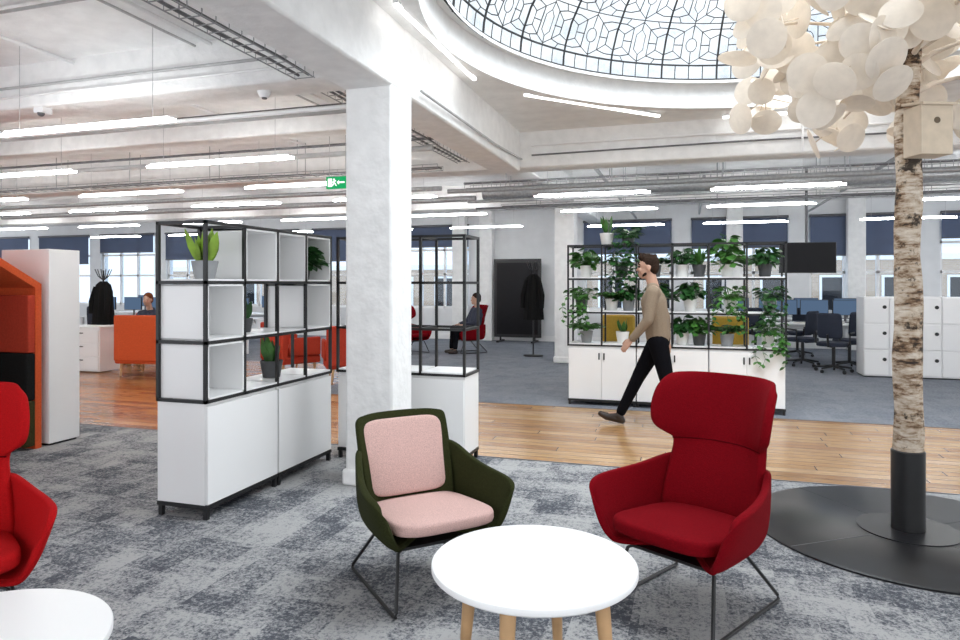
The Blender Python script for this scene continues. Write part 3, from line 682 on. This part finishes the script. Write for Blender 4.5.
def disc_into(mb,p,c,rg):
    r_=rg.uniform(.088,.122)
    nrm=((p-c).normalized()*.5+Vector((rg.uniform(-.55,.35),rg.uniform(-1.0,0),rg.uniform(-.6,.3)))).normalized()
    m=Matrix.Translation(p)@nrm.to_track_quat('Z','Y').to_matrix().to_4x4(); n0=len(mb.bm.verts)
    cup=rg.uniform(.003,.010)
    mb.lathe([(0,cup),(r_*.5,cup*.75),(r_*.85,cup*.28),(r_,0),(r_*.99,-.004),(r_*.5,cup*.75-.005),(0,cup-.005)],24)
    bend=rg.uniform(-.7,.7)
    mb.bm.verts.ensure_lookup_table()
    for v in mb.bm.verts[n0:]: v.co.z+=bend*v.co.x*v.co.x; v.co=m@v.co
rest=MB(); rest_tw=MB()
for i,(p,c) in enumerate(discs):
    if i<100:
        mb=MB(); disc_into(mb,p,c,rg); mb.build('leaf_disc',M['disc'],t,smooth=True,ang=50); MB().tube([c,p],.004,5).build('twig',M['twig'],t,smooth=True)
    else: disc_into(rest,p,c,rg); rest_tw.tube([c,p],.004,5)
o=rest.build('leaf_discs',M['disc'],t,smooth=True,ang=50); o['kind']='stuff'
o=rest_tw.build('twigs',M['twig'],t,smooth=True); o['kind']='stuff'
t=thing('birdhouse','pale plywood birdhouse fixed to the birch trunk','birdhouse',(TX+.055,TY-.16,2.21),R(20))
mb=MB(); mb.prism([(-.092,-.075,0),(.092,-.075,0),(.092,-.075,.28),(-.092,-.075,.28)],(0,.15,0)); mb.build('body',M['ply'],t,bevel=.003)
mb=MB(); mb.prism([(-.10,-.10,.272),(-.10,.08,.305),(-.10,.08,.319),(-.10,-.10,.286)],(.20,0,0)); mb.build('roof',M['ply'],t)
MB().cyl((0,-.077,.19),(0,-.074,.19),.018,seg=24).build('entrance_hole',M['hole'],t)

# ------------------------------------------------------------------ left booth and partition
t=thing('seating_pod','house shaped orange seating pod with black backrest','seating pod',(-5.6,3.75,0))
o_=[(0,-.95,0),(0,-.95,1.45),(0,0,1.98),(0,.85,1.48),(0,.85,0)]
i_=[(0,.79,0),(0,.79,1.445),(0,0,1.91),(0,-.89,1.415),(0,-.89,0)]
mb=MB()
for k in range(4):
    a,b=o_[k],o_[k+1]; c,d=i_[4-k-1],i_[4-k]
    mb.prism([a,b,c,d],(-1.15,0,0))
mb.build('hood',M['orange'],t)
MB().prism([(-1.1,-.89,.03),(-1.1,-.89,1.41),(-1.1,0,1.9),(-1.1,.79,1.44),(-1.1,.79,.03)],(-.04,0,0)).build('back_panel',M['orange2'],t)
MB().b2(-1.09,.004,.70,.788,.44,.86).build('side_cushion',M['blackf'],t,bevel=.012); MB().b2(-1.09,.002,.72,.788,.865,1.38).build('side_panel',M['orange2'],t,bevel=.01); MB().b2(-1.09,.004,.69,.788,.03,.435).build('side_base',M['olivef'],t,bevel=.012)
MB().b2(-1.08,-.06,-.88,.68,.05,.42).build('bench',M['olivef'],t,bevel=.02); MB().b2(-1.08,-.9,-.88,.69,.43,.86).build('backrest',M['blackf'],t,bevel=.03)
t=thing('partition','plain white freestanding partition beside the orange pod','partition',(-5.62,4.78,0))
MB().b2(-.55,.04,-.12,.2,.02,1.80).build('panel',M['white'],t,bevel=.006); MB().b2(-.53,.02,-.1,.18,0,.02).build('plinth',M['black'],t)

# ------------------------------------------------------------------ sofas etc
def sofa(label,loc,rz,wd,m,hb=1.02,name='sofa',group='colourful sofas beyond the shelf'):
    t=thing(name,label,'sofa',loc,rz,group)
    MB().b2(-wd/2,wd/2,-.35,.30,.2,.32).build('base',M[m],t,bevel=.02)
    MB().b2(-wd/2+.06,wd/2-.06,-.37,.2,.325,.46).build('seat_cushion',M[m],t,bevel=.04,bseg=3)
    MB().b2(-wd/2,wd/2,.21,.33,.24,hb).build('backrest',M[m],t,bevel=.03,bseg=3)
    for s in (-1,1): MB().b2(s*wd/2-.03,s*wd/2+.03,-.34,.2,.325,hb*.92 if name=='booth_sofa' else .62).build('armrest',M[m],t,bevel=.02)
    for x in (-1,1):
        for y in (-.29,.26): MB().cyl((x*(wd/2-.08),y,0),(x*(wd/2-.1),y,.2),.016,.024).build('leg',M['oak'],t,smooth=True)
    return t
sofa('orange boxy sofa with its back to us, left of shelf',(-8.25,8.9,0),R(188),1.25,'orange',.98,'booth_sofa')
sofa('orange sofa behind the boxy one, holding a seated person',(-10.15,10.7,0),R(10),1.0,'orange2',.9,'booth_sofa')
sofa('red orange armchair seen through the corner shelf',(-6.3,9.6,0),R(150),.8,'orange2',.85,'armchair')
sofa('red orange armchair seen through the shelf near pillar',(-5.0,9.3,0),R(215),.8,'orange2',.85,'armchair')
t=thing('side_table','small round white table between red orange armchairs','table',(-5.6,10.4,0))
MB().lathe([(0,.70),(.38,.70),(.38,.725),(0,.725)],40).build('table_top',M['white'],t,smooth=True); MB().cyl((0,0,.02),(0,0,.70),.03).build('column',M['black'],t,smooth=True); MB().lathe([(0,0),(.24,0),(.24,.015),(0,.02)],32).build('base',M['black'],t,smooth=True)
sofa('mustard chair behind plant shelf, left one',(-.93,9.55,0),R(180),.44,'mustard',1.06,'narrow_sofa','mustard chairs behind the plant shelf')
sofa('mustard chair behind plant shelf, right one',(.50,9.55,0),R(180),.44,'mustard',1.06,'narrow_sofa','mustard chairs behind the plant shelf')
def desk(label,loc,rz,L,dep=.8):
    t=thing('desk',label,'desk',loc,rz,'white office desks')
    MB().b2(-L/2,L/2,-dep/2,dep/2,.71,.735).build('table_top',M['white'],t,bevel=.004)
    for x in (-L/2+.06,L/2-.06):
        MB().b2(x-.025,x+.025,-dep/2+.05,-dep/2+.1,0,.71).build('leg',M['white'],t); MB().b2(x-.025,x+.025,dep/2-.1,dep/2-.05,0,.71).build('leg',M['white'],t)
    MB().b2(-L/2+.08,L/2-.08,-.02,.02,.62,.70).build('cross_beam',M['white'],t)
    return t
def monitor(label,loc,rz,group='monitors on the desks'):
    t=thing('monitor',label,'monitor',loc,rz,group)
    MB().b2(-.25,.25,-.015,.015,.14,.44).build('casing',M['black'],t,bevel=.004); MB().b2(-.24,.24,-.018,-.0155,.15,.43).build('screen',M['monitor'],t)
    MB().b2(-.02,.02,.015,.035,.02,.3).build('stand',M['plast'],t); MB().b2(-.11,.11,-.06,.1,0,.012).build('foot',M['plast'],t,bevel=.004)
    return t
def office_chair(label,loc,rz,group='office chairs at the desks'):
    t=thing('office_chair',label,'chair',loc,rz,group)
    MB().pillow((0,0,.44),.24,.23,.07,3.5).build('seat',M['officef'],t,smooth=True)
    rows=[[(u*.21*(1-.25*max(0,(z-.8))),.22+.08*(z-.55)-.05*u*u,z) for u in (-1,-.5,0,.5,1)] for z in (.57,.68,.8,.92,1.0)]
    o=MB().grid(rows).build('backrest',M['officef'],t,smooth=True,ang=180); s=o.modifiers.new('s','SOLIDIFY'); s.thickness=.035; o.modifiers.new('ss','SUBSURF').levels=1; o.modifiers['ss'].render_levels=1
    MB().tube([(0,.05,.43),(0,.24,.45),(0,.27,.65)],.02).build('back_support',M['black'],t,smooth=True)
    MB().cyl((0,0,.1),(0,0,.44),.028).build('gas_lift',M['black'],t,smooth=True)
    for s in (-1,1): MB().tube([(s*.22,.05,.44),(s*.27,.05,.50),(s*.27,.05,.66),(s*.27,-.14,.67)],.016).build('armrest',M['black'],t,smooth=True)
    for k in range(5):
        a=k*2*PI/5; b=MB().cyl((0,0,.11),(.28*math.cos(a),.28*math.sin(a),.075),.024,.015,8).build('base_spoke',M['black'],t,smooth=True)
        MB().cyl((.28*math.cos(a)-.015*math.sin(a),.28*math.sin(a)+.015*math.cos(a),.03),(.28*math.cos(a)+.015*math.sin(a),.28*math.sin(a)-.015*math.cos(a),.03),.03).build('caster',M['black'],b,smooth=True)
    return t
desk('long white desk behind the lockers near right windows',(3.2,14.2,0),0,3.6)
desk('white desk at far back right by windows',(2.6,15.9,0),0,4.0)
mo=None
for k,x in enumerate((1.75,2.3,2.85,3.4,4.2)):
    l='bluish monitor on long right desk, %s from left'%ORD[k]
    if mo is None: mo=monitor(l,(x,14.35,.737),R(-12))
    else: dup(mo,(x,14.35,.737),R((k%3-1)*14),l)
for k,x in enumerate((1.0,1.7,2.4,3.2,3.9)): dup(mo,(x,16.0,.737),R((k%3-1)*10),'bluish monitor on rearmost right desk, %s from left'%ORD[k])
for k,(x,y) in enumerate(((2.0,14.05),(2.6,14.0),(3.1,14.1))):
    t=thing('paper_stack','stack of white papers on long right desk, %s from left'%ORD[k],'papers',(x,y,.735),R(20*k),'paper stacks on the right desk'); MB().b2(-.1,.1,-.14,.14,.0005,.03+.02*k).build('sheets',M['paper'],t); MB().b2(-.105,.105,-.145,.145,.03+.02*k,.034+.02*k).build('folder',M['officef'],t)
oc=office_chair('navy office chair nearest the plant shelf at right desk',(1.95,13.35,0),R(230))
for x,y,a,l in ((2.68,13.2,215,'navy office chair turned sideways next to the lockers'),(1.3,15.0,160,'far navy office chair at the rear right desk'),(3.4,13.4,180,'navy office chair behind the white lockers'),(2.1,15.05,200,'far navy office chair beside another at rear right desk'),(2.3,12.5,150,'navy office chair pulled out in front of right desk')):
    dup(oc,(x,y,0),R(a),l)
desk('long white desk far left under the windows',(-11.2,12.4,0),0,4.6)
desk('second white desk at the far left, further back',(-12.2,14.6,0),0,5.2)
for k,(x,y,a) in enumerate(((-9.6,11.6,170),(-10.7,11.55,150),(-12.4,11.6,190),(-13.4,11.6,160))): dup(oc,(x,y,0),R(a),'dark office chair at the far left desk, %s from right'%ORD[k])
for k,x in enumerate((-13.1,-12.4,-11.7,-10.9,-10.2,-9.5)): dup(mo,(x,12.5,.737),R((k%3-1)*12),'bluish monitor on far left desk, %s from left'%ORD[k])
for k,x in enumerate((-14.2,-13.2,-12.2,-11.2,-10.2)): dup(mo,(x,14.7,.737),R((k%3-1)*12),'bluish monitor on second far left desk, %s from left'%ORD[k])
t=thing('desk_pedestal','white low cabinet at end of left desks beside orange sofa','cabinet',(-9.75,8.95,0),R(0))
MB().b2(-.4,.4,-.22,.22,.02,.74).build('body',M['white'],t,bevel=.005)
for k in range(3):
    d=MB().b2(-.38,.38,-.238,-.221,.05+k*.225,.26+k*.225).build('drawer',M['white'],t,bevel=.003); MB().b2(-.06,.06,-.25,-.238,.2+k*.225,.215+k*.225).build('handle',M['black'],d)
MB().b2(-.42,.42,-.25,.24,.74,.765).build('cabinet_top',M['white'],t)
t=thing('locker_unit','bank of white lockers with round black locks at right','locker',(2.64,12.0,0))
MB().b2(0,2.5,.02,.5,.02,1.275).build('body',M['white'],t,bevel=.004); MB().b2(.01,2.49,.04,.48,0,.02).build('plinth',M['black'],t)
for c in range(7):
    for r_ in range(3):
        d=MB().b2(.008+c*.356,.346+c*.356,0,.019,.036+r_*.413,.432+r_*.413).build('door',M['white'],t,bevel=.007)
        MB().cyl((.29+c*.356,-.014,.29+r_*.413),(.29+c*.356,0,.29+r_*.413),.028,seg=18).build('lock',M['black'],d,smooth=True)
t=thing('wall_screen','black flat screen hanging from ceiling above right desks','television',(1.83,12.05,1.66),R(5))
MB().b2(-.43,.43,-.03,.03,0,.5).build('casing',M['black'],t,bevel=.006); MB().b2(-.415,.415,-.033,-.0305,.015,.485).build('screen',M['screen'],t); MB().b2(-.12,.12,.03,.06,.12,.38).build('bracket',M['plast'],t); MB().cyl((0,.06,.25),(0,.06,CZ-1.66),.022).build('pole',M['plast'],t)
t=thing('display_board','tall black framed dark board against far wall','board',(-4.2,16.6,0))
MB().b2(-.62,.62,-.03,.03,.12,2.12).build('frame',M['black'],t,bevel=.01); MB().b2(-.54,.54,-.036,-.031,.2,2.02).build('panel',M['screen'],t)
for s in (-.45,.45): MB().b2(s-.03,s+.03,-.3,.3,0,.04).build('foot',M['black'],t); MB().b2(s-.02,s+.02,-.02,.02,.04,.13).build('leg',M['black'],t)
def coat_stand(label,clabel,loc,h):
    t=thing('coat_stand',label,'coat stand',loc,0,'coat stands')
    MB().lathe([(0,0),(.2,0),(.2,.015),(.02,.03),(0,.03)],28).build('base',M['black'],t,smooth=True); MB().cyl((0,0,.02),(0,0,h),.016).build('pole',M['black'],t,smooth=True)
    for k in range(6):
        a=k*PI/3; MB().tube([(0,0,h-.2),(.09*math.cos(a),.09*math.sin(a),h-.12),(.15*math.cos(a),.15*math.sin(a),h+.02)],.009,6).build('hook',M['black'],t,smooth=True)
    rows=[]
    for z,rr,yy in ((1.62,.05,.9),(1.55,.13,.8),(1.40,.17,.8),(1.1,.18,.85),(.8,.20,.9),(.72,.205,.9)):
        rows.append([((rr+.018*math.sin(9*2*PI*k/48))*math.cos(2*PI*k/48),(rr*yy+.018*math.sin(9*2*PI*k/48))*math.sin(2*PI*k/48)-.0,z*h/1.85) for k in range(49)])
    c=thing('coat',clabel,'coat',loc,0,'black coats')
    MB().grid(rows).build('body',M['blackf'],c,smooth=True,ang=180)
    for s in (-1,1): MB().tube([(s*.13,-.05,1.5*h/1.85),(s*.2,-.09,1.2*h/1.85),(s*.2,-.11,.95*h/1.85)],[.05,.055,.045],10).build('sleeve',M['blackf'],c,smooth=True)
coat_stand('black coat stand standing near far pillar','black coat hanging on the stand near far pillar',(-3.08,13.5,0),1.92)
coat_stand('black coat stand among the far left desks','black coat hanging among the far left desks',(-11.05,10.4,0),1.75)

# ------------------------------------------------------------------ people
def blob(name,caps,ells,m,parent,voxel=.008,it=6):
    mb=MB()
    for p0,p1,r0,r1 in caps:
        mb.cyl(p0,p1,r0,r1,14); mb.sph(p0,r0,14); mb.sph(p1,r1,14)
    for e in ells: mb.sph(e[0],e[1],18,e[2] if len(e)>2 else None)
    o=mb.build(name,M[m],parent)
    a=o.modifiers.new('r','REMESH'); a.mode='VOXEL'; a.voxel_size=voxel; a.use_smooth_shade=True
    b=o.modifiers.new('s','SMOOTH'); b.iterations=it; b.factor=.5
    dg=bpy.context.evaluated_depsgraph_get(); me=bpy.data.meshes.new_from_object(o.evaluated_get(dg))
    o.modifiers.clear(); old=o.data; o.data=me; bpy.data.meshes.remove(old)
    if not me.materials: me.materials.append(M[m])
    me.polygons.foreach_set('use_smooth',[True]*len(me.polygons)); return o
def hand(wr,dirv,side,curl,palm_n):
    d=Vector(dirv).normalized(); s=Vector(side).normalized(); n=Vector(palm_n).normalized(); w0=Vector(wr); caps=[]
    for k,(off,L) in enumerate(((.030,.072),(.010,.080),(-.010,.074),(-.029,.058))):
        k0=w0+d*.02+s*off*.6; k1=w0+d*.088+s*off
        caps.append((k0,k1,.014,.0115))
        a=k1; dd=d.copy()
        for q,f in enumerate((.45,.32,.23)):
            dd=(dd+n*curl*(.35+.2*q)).normalized(); b=a+dd*L*f; caps.append((a,b,.0095-.0008*q,.0088-.0008*q)); a=b
    a=w0+d*.03+s*.025; b=a+(d*.6+s*.75+n*.25).normalized()*.04; c=b+(d*.85+s*.3+n*.35).normalized()*.032; e=c+(d*.95+s*.05+n*.35).normalized()*.024
    caps+= [(a,b,.014,.012),(b,c,.0115,.0105),(c,e,.0105,.009)]
    return caps
V=Vector
def head(c,sc=1.0):
    c=V(c)
    ells=[(c+V((-.005,0,.03)),(.094,.073,.096)),(c+V((.022,0,-.035)),(.070,.060,.085)),(c+V((.05,0,-.085)),(.042,.040,.032)),
          (c+V((-.015,.074,-.01)),(.02,.010,.032)),(c+V((-.015,-.074,-.01)),(.02,.010,.032)),(c+V((.084,0,.03)),(.014,.05,.014)),
          (c+V((.088,0,-.065)),(.012,.024,.010)),(c+V((.073,.03,-.03)),(.022,.024,.03)),(c+V((.073,-.03,-.03)),(.022,.024,.03))]
    caps=[(c+V((.086,0,.012)),c+V((.106,0,-.028)),.009,.012)]
    return caps,ells
PX,PY=-.31,7.10
t=thing('person','person in taupe jumper and black trousers walking past plant shelf','person',(PX,PY,0),PI)
SX=.045
hc=V((.105,0,1.65))
hcaps,hells=head(hc)
body=hcaps+[(V((SX,0,1.43)),hc+V((-.02,0,-.05)),.060,.053),(V((0,.07,.95)),V((SX,.08,1.3)),.10,.11),(V((0,-.07,.95)),V((SX,-.08,1.3)),.10,.11),(V((SX,.15,1.4)),V((SX,-.15,1.4)),.065,.065)]
LS,LE,LW=V((SX,.185,1.395)),V((.09,.235,1.115)),V((.25,.20,.92))
RS,RE,RW_=V((SX,-.185,1.395)),V((-.06,-.24,1.13)),V((-.08,-.26,.89))
body+=[(LS,LE,.048,.038),(LE,LW,.036,.026),(RS,RE,.048,.038),(RE,RW_,.036,.026)]
LH,LK,LA=V((0,.09,.92)),V((-.09,.10,.50)),V((-.36,.10,.155))
RHp,RK,RA=V((0,-.09,.92)),V((.20,-.10,.52)),V((.40,-.10,.10))
body+=[(LH,LK,.082,.055),(LK,LA,.052,.036),(RHp,RK,.082,.055),(RK,RA,.052,.036),(LA,V((-.25,.1,.05)),.034,.03),(RA,V((.56,-.10,.08)),.034,.028)]
body+=hand(LW,(.65,-.12,-.75),(.5,-.5,.5),.45,(-.2,-.7,-.6))+hand(RW_,(-.05,.05,-1),(.9,.3,0),.4,(.3,.9,0))
blob('body',body,hells,'skin',t,.0065,4)
sw=[(V((.0,.055,.93)),V((SX,.075,1.30)),.118,.128),(V((.0,-.055,.93)),V((SX,-.075,1.30)),.118,.128),(V((SX,.125,1.38)),V((SX,-.125,1.38)),.082,.082),(V((SX+.01,.035,1.43)),V((SX+.01,-.035,1.43)),.068,.068),
    (LS,LE,.070,.054),(LE,LE.lerp(LW,.93),.054,.040),(RS,RE,.070,.054),(RE,RE.lerp(RW_,.95),.054,.040)]
for q in range(4): sw.append((V((.02+.01*q,-.13,.98+.075*q)),V((.02+.01*q,.16,.965+.085*q)),.012,.012))   # soft folds
blob('jumper',sw,[],'taupe',t,.009,5)
tr=[(V((0,.05,.90)),V((0,-.05,.90)),.118,.118),(LH+V((0,0,-.02)),LK,.105,.072),(LK,LA.lerp(LK,.08),.070,.052),(RHp+V((0,0,-.02)),RK,.105,.072),(RK,RA.lerp(RK,.08),.070,.052)]
blob('trousers',tr,[],'trouser',t,.010,7)
def shoe(ank,heel,ball,toe): blob('shoe',[(ank,heel,.045,.038),(heel,ball,.038,.042),(ball,toe,.042,.030),(ank,ball,.04,.036)],[],'shoe',t,.008,5)
shoe(LA+V((.0,0,-.02)),V((-.40,.1,.115)),V((-.255,.1,.045)),V((-.195,.1,.033)))
shoe(RA+V((.01,0,-.01)),V((.375,-.1,.042)),V((.535,-.1,.075)),V((.60,-.1,.10)))
rgh=random.Random(3)
tuft=[(hc+V((.05-.03*q,rgh.uniform(-.05,.05),.115)),hc+V((.075-.035*q,rgh.uniform(-.05,.05),.14-.006*q)),.026,.016) for q in range(5)]
blob('hair',[(hc+V((.055,.03,.10)),hc+V((.055,-.03,.10)),.035,.035)]+tuft,[(hc+V((-.022,0,.052)),(.098,.079,.088)),(hc+V((-.058,0,.0)),(.058,.073,.08))],'hair',t,.007,2)
blob('beard',[(hc+V((.02,.052,-.065)),hc+V((.068,.0,-.10)),.016,.020),(hc+V((.02,-.052,-.065)),hc+V((.068,.0,-.10)),.016,.020)],[],'hair',t,.006,3)
for s in (-1,1): MB().sph(hc+V((.082,s*.032,.008)),.012,12).build('eye',M['eye'],t,smooth=True)
for s in (-1,1): MB().tube([hc+V((.091,s*.018,.033)),hc+V((.091,s*.035,.038)),hc+V((.078,s*.052,.03))],.006,6).build('eyebrow',M['hair'],t,smooth=True)
def seated(label,loc,rz,hairm,lean):
    t=thing('person',label,'person',loc,rz)
    L_=lean
    hc=V((.02-L_*.66,0,1.18-L_*.15)); a,b=head(hc)
    def up(x,y,z): return V((x-L_*(z-.52),y,z))
    bd=a+[(up(-.06,0,.97),hc+V((-.01,0,-.05)),.058,.052),(up(-.06,.06,.52),up(-.06,.08,.86),.10,.11),(up(-.06,-.06,.52),up(-.06,-.08,.86),.10,.11)]
    for s in (-1,1):
        S,E,W_=up(-.05,s*.18,.90),up(.02,s*.24,.66),V((.22,s*.14,.61))
        bd+=[(S,E,.048,.038),(E,W_,.036,.028),(V((-.03,s*.10,.52)),V((.36,s*.11,.53)),.08,.055),(V((.36,s*.11,.53)),V((.40,s*.11,.10)),.05,.036)]
        bd+=hand(W_,(.9,-s*.3,-.1),(0,-s,.4),.3,(0,0,-1))
    blob('body',bd,b,'skin',t,.009,3)
    sw=[(up(-.06,.05,.52),up(-.06,.075,.84),.125,.13),(up(-.06,-.05,.52),up(-.06,-.075,.84),.125,.13),(up(-.05,.12,.90),up(-.05,-.12,.90),.08,.08)]
    for s in (-1,1):
        S,E,W_=up(-.05,s*.18,.90),up(.02,s*.24,.66),V((.22,s*.14,.61)); sw+=[(S,E,.066,.052),(E,E.lerp(W_,.9),.052,.04)]
    blob('shirt',sw,[],'shirt',t,.013,5)
    tr=[]
    for s in (-1,1): tr+=[(V((-.05,s*.09,.53)),V((.36,s*.11,.53)),.10,.072),(V((.36,s*.11,.53)),V((.40,s*.11,.13)),.068,.052)]
    blob('trousers',tr,[],'trouser',t,.013,5)
    for s in (-1,1): blob('shoe',[(V((.39,s*.11,.06)),V((.39,s*.11,.045)),.045,.042),(V((.38,s*.11,.042)),V((.53,s*.11,.04)),.042,.036)],[],'shoe',t,.012,4)
    blob('hair',[],[(hc+V((-.022,0,.055)),(.102,.083,.092)),(hc+V((-.06,0,.0)),(.06,.076,.08))],hairm,t,.01,3)
seated('person in dark clothes seated in far red chair','%s'%'' or (-4.50,13.70,0),R(-140),'hair',.2)
seated('person with reddish hair seated behind the orange boxy sofa',(-10.13,10.56,0),R(-80),'hairr',.05)
